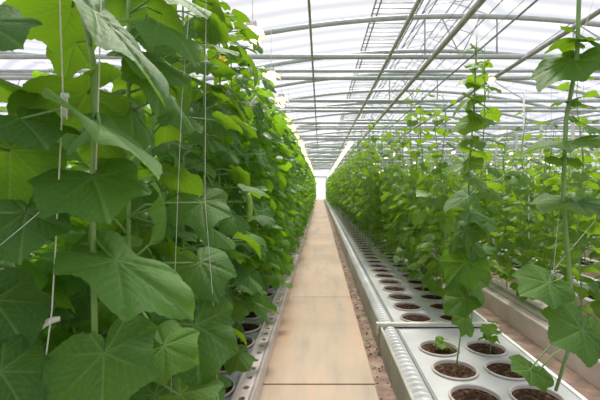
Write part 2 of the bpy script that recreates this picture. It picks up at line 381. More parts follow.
# -- next plants along the left row, each leaf its own part
spec = [(-0.78,1.80),(-0.78,2.20),(-0.78,2.60),(-0.78,3.00),(-0.78,3.40)]
near_lab = ['broad-leaved cucumber plant left of the path, fourth along the row',
            'cucumber plant left of the path, fifth along, yellow flower near its top',
            'cucumber plant left of the path, sixth along, with a pale young fruit',
            'cucumber plant left of the path, seventh along the leafy row',
            'cucumber plant left of the path, eighth along the leafy row']
for i, (x, y) in enumerate(spec):
    st = [V((x,y,0.19)), V((x+0.03,y,0.8)), V((x+0.02,y+0.02,1.6)), V((x+0.03,y,2.3)), V((x+0.02,y,2.78))]
    lv = random_leaves(R, (x,y), 0.35, 2.85, 46, (0.085,0.15), (0.10,0.36), 0.0-0.3, 1.6, tilt=(8,60))
    lv += random_leaves(R, (x,y), 0.5, 2.7, 14, (0.12,0.17), (0.10,0.28), PI, 1.5)
    ex = []
    if i == 1: ex = [('flower', at(209,36,2.0)), ('flower', at(222,60,2.05))]
    if i == 2: ex = [('fruit', at(248,193,2.4)), ('flower', at(208,215,2.3))]
    near_plant((x,y,0.0), st, lv, near_lab[i], r=0.007, extra=ex)
# the row goes on down the house
k = 9; y = 3.80; made = 8
while y < 26:
    lab = ('tall leafy cucumber plant left of the path, %s along the row' % ordinal(k)) if k <= 16 else 'tall cucumber plant merged into the far green wall left of the path'
    plant(HEDGE, -0.78+R.uniform(-.03,.03), y, R.uniform(-0.3,0.3), lab, 'cucumber plants in the row left of the path', R.uniform(0.94,1.02)); made += 1
    y += 0.42; k += 1
# rows behind on the left, glimpsed between the nearest leaves
for j, (x, y0, y1, st) in enumerate([(-1.22,0.7,4.6,0.42),(-2.1,1.0,5.2,0.55),(-3.3,1.6,6.4,0.7)]):
    y = y0; q = 0
    while y < y1:
        lab = ['cucumber plant glimpsed just behind the front row on the left','cucumber plant in the shade of the third row on the left','cucumber plant seen through gaps, far behind the left front row'][j]
        plant(HEDGE, x, y, R.uniform(0,6), lab, ['second row of plants on the left','third row of plants on the left','fourth row of plants on the left'][j], [0.60,0.56,0.60][j]*R.uniform(0.9,1.08) if y < 3.2 else 0.9); made += 1
        y += st

# -- right: the near young plants with their own leaves
def right_plant(base, stem, leaves, label, r=0.006, group=None): return near_plant(base, stem, leaves, label, group, r, young=r < 0.009)
bR = V((1.40,2.36,0.0))
stemR1 = [at(556,390,2.34), at(570,345,2.05), at(571,290,1.95), at(563,200,1.9), at(566,120,1.9), at(577,60,1.9), at(579,0,1.9), at(582,-80,1.9), at(580,-150,1.9)]
LR1 = [hero(578,42,1.9,540,40,1.84,(-0.25,-0.12,0.95),0.16,0,1), hero(577,33,1.92,602,44,1.84,(0.3,-0.35,0.9),0.13,0,2),
       hero(574,60,1.90,529,92,1.82,(-0.25,-0.45,0.85),(0.20,0.25),0,1), hero(582,66,1.95,600,58,2.10,(0.2,-0.2,0.95),0.13,0,2),
       hero(570,100,1.92,550,104,1.95,(0,-0.12,1),0.085,0,2), hero(575,103,1.9,597,106,1.86,(0.1,-0.1,1),0.085,0,2),
       hero(568,141,1.90,508,150,1.85,(-0.05,-0.10,1),0.25,0,1), hero(580,122,1.95,610,134,1.9,(0.1,-0.3,1),0.13,0,2),
       hero(575,201,1.87,525,210,1.74,(0,-0.22,1),0.21,0,0), hero(588,205,1.87,625,212,1.8,(0,-0.2,1),0.15,0,0),
       hero(548,283,1.9,500,300,1.78,(-0.1,-0.62,0.8),0.17,0,1), hero(583,330,1.78,545,346,1.66,(0.0,-0.75,0.65),0.195,0,0),
       hero(592,332,1.85,616,366,1.75,(0.2,-0.7,0.6),0.13,0,0), hero(530,370,1.78,500,368,1.70,(0.0,-0.55,0.85),0.105,0,0),
       hero(536,374,1.9,566,388,1.87,(0.0,-0.6,0.85),0.09,0,0), hero(562,160,1.95,586,170,2.0,(0,0,1),0.11,0,1)]
right_plant(at(556,390,2.34)*1.0-V((0,0,0)), stemR1, LR1, 'tall thick-stemmed cucumber plant nearest the camera on the right side', 0.010)
bR2 = at(456,369,2.83); z2 = bR2.z
stemR2 = [bR2, at(464,310,2.80), at(468,240,2.80), at(469,170,2.8), at(474,110,2.8), at(476,60,2.8), at(477,35,2.8)]
LR2 = []
for (a, b, c, d, nr, s, sh, tn) in [(472,82,453,78,(0,-0.5,0.8),0.12,1,2),(474,84,490,90,(0.2,-0.4,0.8),0.12,1,2),(473,66,484,60,(0,-0.3,0.8),0.09,0,2),
        (470,100,444,110,(-0.2,-0.4,0.8),0.18,1,2),(474,100,497,112,(0.2,-0.4,0.8),0.15,4,1),(472,122,447,132,(-0.2,-0.4,0.8),0.16,4,2),(474,112,499,122,(0.2,-0.5,0.7),0.15,1,1),
        (470,138,455,142,(0,-0.3,0.8),0.12,0,1),(472,150,492,160,(0.2,-0.4,0.8),0.14,1,1),(468,162,440,174,(-0.2,-0.4,0.8),0.17,0,1),(470,178,498,190,(0.2,-0.5,0.8),0.17,1,1),
        (468,196,436,212,(-0.2,-0.4,0.8),0.18,0,1),(470,212,500,226,(0.2,-0.4,0.8),0.18,0,1),(468,228,438,248,(-0.2,-0.6,0.7),0.18,0,0),(468,240,490,262,(0.2,-0.7,0.7),0.16,1,0),
        (466,262,446,285,(-0.2,-0.8,0.6),0.16,0,0),(467,285,492,300,(0.2,-0.6,0.7),0.15,1,0),(464,298,438,318,(-0.3,-0.7,0.6),0.14,0,0),(475,48,470,40,(0,-0.4,0.8),0.06,0,2),
        (463,318,478,334,(0.2,-0.7,0.7),0.10,0,1)]:
    LR2.append(hero(a, b, 2.76, c, d, 2.72+0.10*((len(LR2)*0.37)%1), (nr[0], nr[1]*0.7+(0.5*((len(LR2)*0.61)%1)-0.25), nr[2]), s*(0.85+0.25*((len(LR2)*0.73)%1))*(1.25 if b > 190 else 1.0), (sh+len(LR2))%3, tn))
right_plant(bR2, stemR2, LR2, 'upright young cucumber plant in the pot right in front of the off-white bar', 0.006)
# third right plant, thin, behind the bar
bR3 = V((1.34,3.55,0.2)); stemR3 = [bR3, V((1.35,3.5,0.8)), V((1.38,3.45,1.5)), V((1.42,3.45,2.1)), V((1.42,3.45,2.75))]
right_plant(bR3, stemR3, random_leaves(R, (1.40,3.47), 0.6, 2.72, 25, (0.10,0.165), (0.05,0.17), 0, PI, tilt=(5,50)), 'young cucumber plant in the inner pots, just past the off-white bar', 0.005)

made += 5
# seedlings
def seedling(x, y, z, n, s, label, seed, hgt):
    r = random.Random(seed); e = empty('cucumber_seedling', (x,y,z)); tag(e, label, 'seedling')
    mb = MB(); mb.tube([V((0,0,-0.02)), V((0.01,0,hgt*0.5)), V((0.0,0.01,hgt))], [0.004,0.0035,0.0025], 6); mb.build('stem', M['stem'], e)
    for i in range(n):
        a = i*2.4+r.uniform(-.3,.3); h = hgt*(0.45+0.55*i/(n-1)); d = V((math.cos(a), math.sin(a), 0)); P = d*r.uniform(0.02,0.05)+V((0,0,h+0.01))
        m = frame(P, d+V((0,0,r.uniform(-0.7,-0.1))), V((0,0,1))+d*0.3) @ Matrix.Scale(s*r.uniform(0.7,1.1), 4)
        lo = link('leaf', fine_leaf(r.randrange(3), 2, True), e, mw=m)
        sm = MB(); mi = m.inverted(); sm.tube([mi@V((0,0,h-0.02)), mi@P], 0.0025/s, 5); sm.build('leaf_stalk', M['stem'], lo)
PZ = 0.222   # pot rim height
seedling(0.97,3.20,PZ-0.03,5,0.055,'small drooping seedling in the front-row pot beside the off-white bar',1,0.10)
seedling(1.33,3.13,PZ-0.03,9,0.075,'bushy knee-high seedling in the inner pot behind the tall young plant',2,0.24)
seedling(1.36,3.92,PZ-0.03,9,0.07,'bushy seedling in the inner row just beyond the off-white bar',3,0.22)

# -- right rows of plants
def row(x, y0, y1, step, pool, lab, group, nth=0, labn=None):
    global made
    y = y0; q = 1
    while y < y1:
        l = (labn % ordinal(q)) if (labn and q <= nth) else lab
        plant(pool, x+R.uniform(-.04,.04), y+R.uniform(-.04,.04), R.uniform(0,6.28), l, group, R.uniform(0.92,1.06)); made += 1
        y += step; q += 1
row(1.00, 7.4, 25, 0.40, OPEN, 'young cucumber plant lost in the far green hedge right of the path', 'cucumber plants in the pots along the path', 8, 'young cucumber plant in the path-side pots past the bar, %s leafy one')
row(1.35, 4.35, 21, 0.42, THICK, 'young cucumber plant deep in the far inner row right of the path', 'cucumber plants in the inner pots', 8, 'young cucumber plant in the inner row of pots, %s after the bar')
row(2.35, 3.6, 17, 0.50, YOUNG, 'slender cucumber plant on the first white bench beyond the round pots', 'plants on the first bench beyond the pots')
row(3.40, 4.3, 17, 0.55, YOUNG, 'slender cucumber plant on the bench with dark square openings', 'plants on the slotted bench')
row(4.60, 5.8, 17, 0.60, YOUNG, 'slender cucumber plant on the third bench beyond the round pots', 'plants on the third bench beyond the pots')
row(5.80, 7.5, 17, 0.62, THICK, 'leafy cucumber plant on the fourth bench beyond the round pots', 'plants on the fourth bench beyond the pots')
row(7.00, 9.2, 16, 0.65, THICK, 'leafy cucumber plant on the fifth bench beyond the round pots', 'plants on the fifth bench beyond the pots')
row(8.60, 11.3, 16, 0.80, THICK, 'leafy cucumber plant on the sixth bench beyond the round pots', 'plants on the sixth bench beyond the pots')
print('plants', made)
# -- the countless rest, far off
fm = MB(); r = random.Random(99)
def far_plant(x, y, n, s, ztop, dens_lo=1.9):
    for i in range(n):
        z = 0.4+(ztop-0.4)*((i+r.random())/n)**1.15; a = r.uniform(0, 6.28); d = V((math.cos(a), math.sin(a), 0)); rr = r.uniform(0.03, 0.33 if z < 2.3 else 0.15)
        put(fm, TINY[r.randrange(6)], V((x,y,z))+d*rr, d*0.8+V((0,0,-r.uniform(0,1))), V((r.uniform(-.4,.4),r.uniform(-.4,.4),1)), s*r.uniform(0.75,1.15), r.uniform(0.1,0.95))
y = 26
while y < 50: far_plant(-0.78, y, 46, 0.17, 2.82); y += 0.45
y = 25
while y < 50: far_plant(1.0, y, 36, 0.16, 2.55); y += 0.5
y = 21
while y < 50: far_plant(1.4, y, 30, 0.16, 2.5); y += 0.6
for x, ys, st in [(2.35,17,0.7),(3.4,17,0.8),(4.6,17,0.9),(5.8,17,0.9),(7.0,16,1.0),(8.6,16,1.0),(10.2,13.5,1.0),(11.8,15.5,1.1),(13.4,17.5,1.1),(15.0,19.5,1.2),(16.6,21.5,1.2)]:
    y = ys
    while y < 49: far_plant(x, y, 26, 0.17, r.uniform(2.2,2.6)); y += st
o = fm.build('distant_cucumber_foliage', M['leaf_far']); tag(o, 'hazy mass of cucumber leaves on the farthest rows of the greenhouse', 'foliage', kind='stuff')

# ------------------------------------------------------------------ strings
def string(pts, rad, label, group=None):
    b = Vector(pts[-1]); mb = MB(); mb.tube([Vector(p)-b for p in pts], rad, 6)
    o = mb.build('training_string', M['twine'], loc=b); tag(o, label, 'string', group); return o
string([at(60,-175,0.95), at(60,0,0.95), at(63,95,0.95), at(58,200,0.95), at(52,310,0.95), at(40,402,0.95), at(36,520,1.0)], 0.0017, 'thick white string hanging at the left edge beside the big leaves')
string([at(192,-110,1.30), at(190,0,1.3), at(182,100,1.3), at(178,190,1.3), at(174,300,1.3), at(170,420,1.32)], 0.0008, 'thin white string, the left of the two hanging before the leafy wall')
string([at(206,-110,1.35), at(206,0,1.35), at(205,200,1.35), at(213,300,1.35), at(222,470,1.37)], 0.0009, 'thin white string, the right of the two hanging before the leafy wall')
string([at(102,-150,0.98), at(101,0,0.98), at(99,80,0.985), at(96,170,0.985)], 0.0018, 'pale string wound close along the big stem on the left')
string([at(-20,262,0.9), at(28,222,0.88), at(50,203,0.9)], 0.0008, 'loose pale string end slanting over the lower left leaf')
string([V((1.42,1.9,2.76)), at(574,60,1.93), at(560,200,1.93), at(548,330,2.1)], 0.0013, 'white string beside the thick stem on the right')
string([at(600,215,1.9), at(560,262,1.95), at(530,300,2.0)], 0.0012, 'slack white string slanting across the right side')
string([V((1.10,2.8,2.76)), at(477,100,2.78), at(470,230,2.78)], 0.0013, 'string holding up the young plant in front of the bar')
q = 0
for (x, y0, y1, st) in [(1.00,7.4,12,0.40),(1.35,4.35,9,0.42),(2.35,3.6,9,0.5),(3.4,4.3,9,0.55)]:
    y = y0
    me = None
    while y < y1:
        mb = MB(); mb.tube([V((0,0,0.2)), V((0.01,0,-1.2))], 0.0014, 4)
        if q == 0: SM = mb.mesh('training_string', M['wire'])
        o = link('training_string', SM, None, (x+0.02, y, 2.56)); tag(o, 'thin string holding up one of the young plants right of the path', 'string', 'strings over the young plants'); q += 1
        y += st
# clip and strip
e = empty('string_clip', at(64,105,0.955)); tag(e, 'small white plastic clip hanging on the thick left string', 'clip')
mb = MB(); mb.box(-0.006,0.004,-0.003,0.003,-0.028,0.028); mb.box(-0.006,0.010,-0.0045,0.0045,0.018,0.028); mb.build('clip_body', M['white'], e, False)
mb = MB(); mb.box(0.0055,0.0085,-0.002,0.002,-0.034,0.02); mb.build('clip_arm', M['white'], e, False)
mb = MB(); n = 10; vs = []; 
P0, P1 = at(36,331,0.96), at(60,319,0.99); 
for i in range(n+1):
    t = i/n; p = P0.lerp(P1, t)-P0; p.z += 0.006*math.sin(t*PI)
    vs += [p+V((0,0,0.013*(1-0.5*t))), p-V((0,0,0.010*(1-0.5*t)))]
vs2 = [v+V((0,0.001,0)) for v in vs]; m_ = len(vs)
fs = [(2*i,2*i+1,2*i+3,2*i+2) for i in range(n)]+[(m_+2*i+2,m_+2*i+3,m_+2*i+1,m_+2*i) for i in range(n)]+[(2*i,2*i+2,m_+2*i+2,m_+2*i) for i in range(n)]+[(2*i+3,2*i+1,m_+2*i+1,m_+2*i+3) for i in range(n)]
mb.add(vs+vs2, fs); o = mb.build('plastic_strip', M['white'], loc=P0); tag(o, 'short white plastic strip caught on the thick left string', 'strip')

# ------------------------------------------------------------------ trays and pots
YE = 50.0
TZ = 0.20
def cell(mb, cx, cy, hx, hy, rx, ry, z, n=24, depth=0.03):
    """flat rectangle with a round hole and a short collar down into it"""
    vs = []; 
    for k in range(n):
        a = 2*PI*(k+0.5)/n; c, s = math.cos(a), math.sin(a); t = min(hx/max(abs(c),1e-6), hy/max(abs(s),1e-6))
        vs.append((cx+c*t, cy+s*t, z))
    for k in range(n):
        a = 2*PI*(k+0.5)/n; vs.append((cx+rx*math.cos(a), cy+ry*math.sin(a), z))
    for k in range(n):
        a = 2*PI*(k+0.5)/n; vs.append((cx+rx*math.cos(a), cy+ry*math.sin(a), z-depth))
    fs = [(k,(k+1)%n,n+(k+1)%n,n+k) for k in range(n)]+[(n+k,n+(k+1)%n,2*n+(k+1)%n,2*n+k) for k in range(n)]
    mb.add(vs, fs)
    for sx in (-1,1):      # corners
        for sy in (-1,1):
            ks = sorted(range(n), key=lambda k: (vs[k][0]-cx-sx*hx)**2+(vs[k][1]-cy-sy*hy)**2)[:2]
            mb.add([(cx+sx*hx,cy+sy*hy,z), vs[ks[0]], vs[ks[1]]], [(0,1,2)])
PR = 0.160
pot_y = [2.47+0.38*(k-5) for k in range(0, 95)]
def white_tray(name, y0, y1, holes_y, label):
    e = empty(name, (0.56, y0, 0)); tag(e, label, 'growing tray', 'trays of round pots right of the path')
    X = lambda x: x-0.56
    mb = MB(); L = y1-y0
    # outer side wall, leaning a little, with a rolled lip
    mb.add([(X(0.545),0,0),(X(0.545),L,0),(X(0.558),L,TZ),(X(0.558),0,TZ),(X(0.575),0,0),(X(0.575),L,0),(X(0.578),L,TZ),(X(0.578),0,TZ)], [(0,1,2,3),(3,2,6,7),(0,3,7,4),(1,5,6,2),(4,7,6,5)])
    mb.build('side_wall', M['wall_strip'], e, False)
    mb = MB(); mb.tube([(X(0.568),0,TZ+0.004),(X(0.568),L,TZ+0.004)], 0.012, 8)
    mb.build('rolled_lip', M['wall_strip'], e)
    # scalloped flange
    mb = MB(); ny = int(min(L, 22)/0.0117); nx = 8; vs = []
    for i in range(ny+1):
        yy = i*0.0117
        for j in range(nx+1):
            u = j/nx; sx = math.sin(PI*u)**0.6 if 0 < u < 1 else 0
            vs.append((X(0.578+0.122*u), yy, TZ-0.022+0.016*u+0.036*sx*abs(math.sin(PI*(yy+0.02*u)/0.07))**0.7))
    fs = [(i*(nx+1)+j, (i+1)*(nx+1)+j, (i+1)*(nx+1)+j+1, i*(nx+1)+j+1) for i in range(ny) for j in range(nx)]
    mb.add(vs, fs)
    if L > 22: mb.add([(X(0.575),22,TZ+.01),(X(0.7),22,TZ+.01),(X(0.7),L,TZ+.01),(X(0.575),L,TZ+.01)], [(0,1,2,3)])
    mb.build('scalloped_flange', M['tray'], e)
    mb = MB(); mb.box(X(0.70),X(0.722),0,L,TZ-0.012,TZ+0.006); mb.build('groove_strip', M['groove'], e, False)
    # top plate with holes
    mb = MB(); ys = [h for h in holes_y if h-0.19 >= y0-0.001 and h+0.19 <= y1+0.001]
    for h in ys:
        for cx in (0.96,1.34): cell(mb, X(cx), h-y0, 0.19, 0.19, PR-0.012, PR-0.012, TZ)
    lo = (min(ys)-0.19-y0) if ys else 0; hi = (max(ys)+0.19-y0) if ys else 0
    if lo > 0.001: mb.add([(X(0.77),0,TZ),(X(1.53),0,TZ),(X(1.53),lo,TZ),(X(0.77),lo,TZ)], [(0,1,2,3)])
    if hi < L-0.001: mb.add([(X(0.77),hi,TZ),(X(1.53),hi,TZ),(X(1.53),L,TZ),(X(0.77),L,TZ)], [(0,1,2,3)])
    mb.add([(X(0.722),0,TZ),(X(0.77),0,TZ),(X(0.77),L,TZ),(X(0.722),L,TZ)], [(0,1,2,3)])
    mb.add([(X(1.53),0,TZ),(X(1.60),0,TZ),(X(1.60),L,TZ),(X(1.53),L,TZ)], [(0,1,2,3)])
    mb.build('tray_top', M['tray'], e, False)
    mb = MB(); mb.box(X(1.60),X(1.625),0,L,0.12,TZ+0.012); mb.box(X(1.625),X(1.70),0,L,0.10,0.125); mb.box(X(1.69),X(1.72),0,L,0.0,0.14)
    mb.build('far_flange', M['white'], e, False)
    mb = MB(); mb.box(X(0.60),X(1.60),0,L,0.0,0.015); mb.box(X(0.58),X(0.60),0,L,0,TZ-0.02); mb.build('tray_floor', M['tray'], e, False)
    return e
white_tray('growing_tray', 0.38, 3.71, pot_y, 'nearest white tray of round pots, ending at the off-white bar')
white_tray('growing_tray', 3.75, YE, [h for h in pot_y if h-0.19 >= 3.75], 'long white tray of round pots running away beyond the off-white bar')
e = empty('cross_bar', (0.56,3.73,TZ+0.012)); tag(e, 'flat off-white bar laid across the pot tray right of the path', 'bar')
mb = MB(); mb.box(-0.03,1.10,-0.022,0.022,0,0.032); mb.build('bar_body', M['beam'], e, False)
mb = MB(); mb.box(-0.034,-0.012,-0.026,0.026,-0.075,0.034); mb.build('bar_end_hook', M['beam'], e, False)
# pots
def pot_proto():
    e = empty('plant_pot', (0,0,0))
    mb = MB(); mb.lathe([(0.0,-0.165),(0.105,-0.165),(0.145,-0.005),(0.158,-0.004),(0.161,0.006),(0.156,0.013),(0.149,0.012),(0.145,0.0),(0.141,-0.04)], 32)
    a = mb.build('pot_shell', M['pot'], e)
    mb = MB(); r = random.Random(5); n = 26; prof = [0.0,0.03,0.06,0.09,0.12,0.143]; vs = []
    for rr in prof[1:]:
        for k in range(n):
            t = 2*PI*k/n; vs.append((rr*math.cos(t), rr*math.sin(t), -0.008+(r.uniform(-0.007,0.008) if rr < 0.13 else -0.004)))
    vs.append((0,0,-0.004)); fs = [(len(vs)-1, k, (k+1)%n) for k in range(n)]
    for i in range(len(prof)-2): fs += [(i*n+k,i*n+(k+1)%n,(i+1)*n+(k+1)%n,(i+1)*n+k)[::-1] for k in range(n)]
    mb.add(vs, fs)
    for k in range(30):
        x, y = r.uniform(-0.09,0.09), r.uniform(-0.09,0.09); s = r.uniform(0.003,0.008); z = -0.004
        mb.add([(x-s,y,z),(x,y-s,z),(x+s,y,z),(x,y+s,z),(x+s*.2,y,z+s),(x,y,z-s)], [(0,1,4),(1,2,4),(2,3,4),(3,0,4)])
    b = mb.build('soil', M['soil'], e, True)
    KIDS[e.name] = [a, b]; return e
proto = pot_proto(); first = True
def pot(x, y, label, group):
    global first
    o = proto if first else copy_tree(proto); first = False
    o.location = (x, y, TZ+0.004); o.rotation_euler = (0,0,R.uniform(0,6.28)); tag(o, label, 'pot', group)
rA = [y for y in pot_y if 2.2 < y < 32 and abs(y-3.73) > 0.16 and not (3.51 < y < 3.95)]
rA = [y for y in pot_y if 2.0 < y < 32 and (y+0.19 <= 3.72 or y-0.19 >= 3.74)]
for i, y in enumerate(rA):
    spec_l = {}
    nb = sum(1 for v in rA if v < 3.7); 
    if y < 3.7: lab = 'round white pot in the path-side row before the bar, %s' % ['lowest in the view','holding the tall young plant','holding the small seedling'][min(2, max(0, i-(nb-3)))] if i >= nb-3 else 'round white pot of soil at the lower edge of the path-side row'
    elif i-nb < 12: lab = 'round white pot of dark soil in the path-side row, %s beyond the bar' % ordinal(i-nb+1)
    else: lab = 'small distant pot far along the path-side row of the tray'
    pot(0.96, y, lab, 'round pots in the path-side row')
rB = [y for y in rA if y < 16]
for i, y in enumerate(rB):
    nb = sum(1 for v in rB if v < 3.7)
    if y < 3.7: lab = 'round white pot of soil in the inner row, %s counted back from the bar' % ordinal(nb-i)
    elif i-nb < 6: lab = 'round white pot of soil in the inner row, %s beyond the bar' % ordinal(i-nb+1)
    else: lab = 'distant pot in the inner row hidden among the leaves'
    pot(1.34, y, lab, 'round pots in the inner row')
# left tray
e = empty('growing_tray', (-0.40,0.2,0)); tag(e, 'rosy white tray with oval side holes under the leafy row on the left', 'growing tray')
X = lambda x: x+0.40
mb = MB(); mb.box(X(-0.44),X(-0.425),0,49.8,0,TZ-0.01); mb.build('side_wall', M['tray_pink'], e, False)
mb = MB(); y = 0.07
while y < 24:
    cell(mb, X(-0.482), y, 0.042, 0.0685, 0.021, 0.024, TZ+0.004, 12, 0.02)
    y += 0.137
mb.add([(X(-0.524),y-0.0685,TZ+.004),(X(-0.44),y-0.0685,TZ+.004),(X(-0.44),49.8,TZ+.004),(X(-0.524),49.8,TZ+.004)], [(0,1,2,3)])
mb.build('perforated_flange', M['tray_pink'], e, False)
mb = MB(); mb.tube([(X(-0.425),0,TZ),(X(-0.425),49.8,TZ)], 0.017, 10); mb.tube([(X(-0.536),0,TZ+0.004),(X(-0.536),49.8,TZ+0.004)], 0.014, 8); mb.build('rolled_lip', M['tray_pink'], e)
mb = MB(); lp = [0.68+0.38*k for k in range(0, 26)]
for h in lp:
    cell(mb, X(-0.71), h-0.2, 0.165, 0.19, PR-0.012, PR-0.012, TZ-0.01)
mb.add([(X(-0.55),0,TZ-.01),(X(-0.545),0,TZ-.01),(X(-0.545),49.8,TZ-.01),(X(-0.55),49.8,TZ-.01)], [(0,1,2,3)])
mb.add([(X(-1.7),0,TZ-.01),(X(-0.875),0,TZ-.01),(X(-0.875),49.8,TZ-.01),(X(-1.7),49.8,TZ-.01)], [(0,1,2,3)])
h = lp[-1]+0.19-0.2; mb.add([(X(-0.875),h,TZ-.01),(X(-0.55),h,TZ-.01),(X(-0.55),49.8,TZ-.01),(X(-0.875),49.8,TZ-.01)], [(0,1,2,3)])
mb.build('tray_top', M['tray'], e, False)
mb = MB(); mb.box(X(-1.7),X(-0.44),0,49.8,0.0,0.015); mb.build('tray_floor', M['groove'], e, False)
vis = [h for h in lp if 1.3 < h]
for i, h in enumerate(lp):
    if h < 1.3: lab, g = 'pot under the big leaves at the left edge', 'pots hidden under the left leaves'
    elif i < 9: lab, g = 'dark-soiled pot peeping out under the left leaves, %s along the rosy tray' % ordinal(i+1), 'pots of the rosy tray'
    else: lab, g = 'distant pot hidden under the leafy row on the left', 'pots of the rosy tray'
    pot(-0.71, h, lab, g); 
    KIDS_LAST = None

# benches further right
def bench(x0, x1, label, slots):
    e = empty('growing_bench', (x0,0.8,0)); tag(e, label, 'growing bench'); L = 48.8; w = x1-x0
    mb = MB(); mb.box(0,0.02,0,L,0,TZ-0.008); mb.box(w-0.02,w,0,L,0,TZ-0.008); mb.build('side_wall', M['tray_pink'], e, False)
    mb = MB()
    if not slots: mb.add([(0,0,TZ),(w,0,TZ),(w,L,TZ),(0,L,TZ)], [(0,1,2,3)]); mb.tube([(w*0.3,0,TZ+0.01),(w*0.3,L,TZ+0.01)], 0.014, 6); mb.tube([(0.01,0,TZ),(0.01,L,TZ)], 0.014, 6); mb.box(w*0.55,w*0.6,0,L,TZ,TZ+0.03)
    else:
        a, b = 0.10, 0.32; c0 = w-0.32; c1 = w-0.10
        for p, q2 in ((0,a),(b,c0),(c1,w)): mb.box(p,q2,0,L,TZ-0.008,TZ)
        y = 0.0
        while y < L:
            for p, q2 in ((a,b),(c0,c1)): mb.box(p,q2,y,min(L,y+0.07),TZ-0.008,TZ)
            y += 0.42
        mb.tube([(0.01,0,TZ),(0.01,L,TZ)], 0.014, 6)
    mb.build('bench_top', M['tray_pink'] if not slots else M['tray'], e, False)
    if slots:
        mb = MB(); mb.box(0.03,w-0.03,0.02,L-0.02,0.05,TZ-0.05); mb.build('soil', M['soil'], e, False)
bench(2.08,2.52,'narrow plain white bench next to the tray of round pots', False)
bench(3.08,3.95,'white bench with dark square openings, second beyond the round pots', True)
for i, (a, b) in enumerate([(4.35,4.95),(5.5,6.15),(6.75,7.3),(8.3,8.95),(9.9,10.5),(11.5,12.1),(13.1,13.7)]):
    bench(a, b, 'white growing bench under the plants, %s bench beyond the round pots' % ordinal(i+3), True)

# ------------------------------------------------------------------ floor, path, shell
YB, YF = -3.0, 52.0
XL, XR = -13.7, 18.7
mb = MB(); mb.add([(XL,YB,0),(XR,YB,0),(XR,YF,0),(XL,YF,0)], [(0,1,2,3)]); struct(mb.build('floor', M['dirt'], None, False))
mb = MB(); mb.add([(-300,-300,-0.05),(300,-300,-0.05),(300,300,-0.05),(-300,300,-0.05)], [(0,1,2,3)]); struct(mb.build('ground', M['outground'], None, False))
mb = MB(); y = 0.6-2.4*2; rp = random.Random(3)
while y < 50.5:
    a = rp.uniform(-0.003,0.003)
    mb.box(-0.457,0.412+a,y+0.007,y+2.393,0.0,0.03+a); y += 2.4
# slabs' lower edge on floor
o = mb.build('path', M['concrete'], None, False); struct(o)
bv = o.modifiers.new('soft_edges','BEVEL'); bv.width = 0.006; bv.segments = 2
# litter along the kerb of the tray
lm = MB(); r = random.Random(8)
for i in range(420):
    y = r.uniform(1.8,14); x = r.uniform(0.425,0.54); s = r.uniform(0.004,0.014); z = 0.003
    a = r.uniform(0,6.28); vs = [V((math.cos(a+t)*s*r.uniform(0.6,1.2), math.sin(a+t)*s*r.uniform(0.6,1.2), 0)) for t in (0,1.6,3.1,4.7)]
    lm.add([v+V((x,y,z)) for v in vs]+[V((x,y,z+s*r.uniform(0.4,0.9)))], [(0,1,4),(1,2,4),(2,3,4),(3,0,4)])
tag(lm.build('soil_crumbs', M['soil']), 'dark crumbs of soil and litter lying between path and tray', 'crumbs', kind='stuff')
gm = MB()
for i in range(12):
    y = 2.6+i*0.7+r.uniform(-.1,.1); x = r.uniform(0.44,0.53)
    for k in range(5):
        a = r.uniform(0,6.28); d = V((math.cos(a), math.sin(a), 0)); s = r.uniform(0.012,0.025)
        put(gm, TINY[0], V((x,y,0.006)), d+V((0,0,r.uniform(0,0.5))), V((0,0,1)), s, 0.8)
tag(gm.build('weeds', M['leaf_young']), 'sprinkling of tiny green weeds in the dirt strip beside the path', 'weeds', kind='stuff')

# roof: three arched spans
CX = [-8.3, 2.5, 13.3]; HALF = 5.4; ZE = 3.83; ZA = 4.55
def arch_z(u): return ZA-(ZA-ZE)*(u/HALF)**2
mb = MB(); vs = []; nseg = 0
prof = []
for c in CX:
    for i in range(25):
        u = -HALF+2*HALF*i/24; z = arch_z(u)+0.20
        if abs(u) < 0.8: z += 0.55*(1-(abs(u)/0.8)**2)
        prof.append((c+u, z))
for (x, z) in prof: vs += [(x,YB,z),(x,YF,z)]
mb.add(vs, [(2*i,2*i+1,2*i+3,2*i+2) for i in range(len(prof)-1)]); struct(mb.build('ceiling', M['film']))
def wallp(name, pts): mb = MB(); mb.add(pts, [(0,1,2,3)]); struct(mb.build(name, M['glass'], None, False))
wallp('wall_left', [(XL,YB,0),(XL,YF,0),(XL,YF,4.03),(XL,YB,4.03)])
wallp('wall_right', [(XR,YB,0),(XR,YF,0),(XR,YF,4.03),(XR,YB,4.03)])
for nm, yy in (('wall_front', YB), ('wall_far', YF)):
    mb = MB(); vs = []
    for (x, z) in prof: vs += [(x,yy,0),(x,yy,z)]
    mb.add(vs, [(2*i,2*i+1,2*i+3,2*i+2) for i in range(len(prof)-1)]); struct(mb.build(nm, M['glass'], None, False))
# far door
e = empty('door_1', (0.0,YF-0.12,0)); struct(e)
mb = MB(); mb.box(-0.75,0.75,0,0.05,0,2.9); mb.build('door_leaf', M['door_film'], e, False)
mb = MB(); mb.box(-0.85,-0.75,-0.03,0.08,0,3.0); mb.box(0.75,0.85,-0.03,0.08,0,3.0); mb.box(-0.85,0.85,-0.03,0.08,2.9,3.0); mb.build('door_frame', M['steel'], e, False)

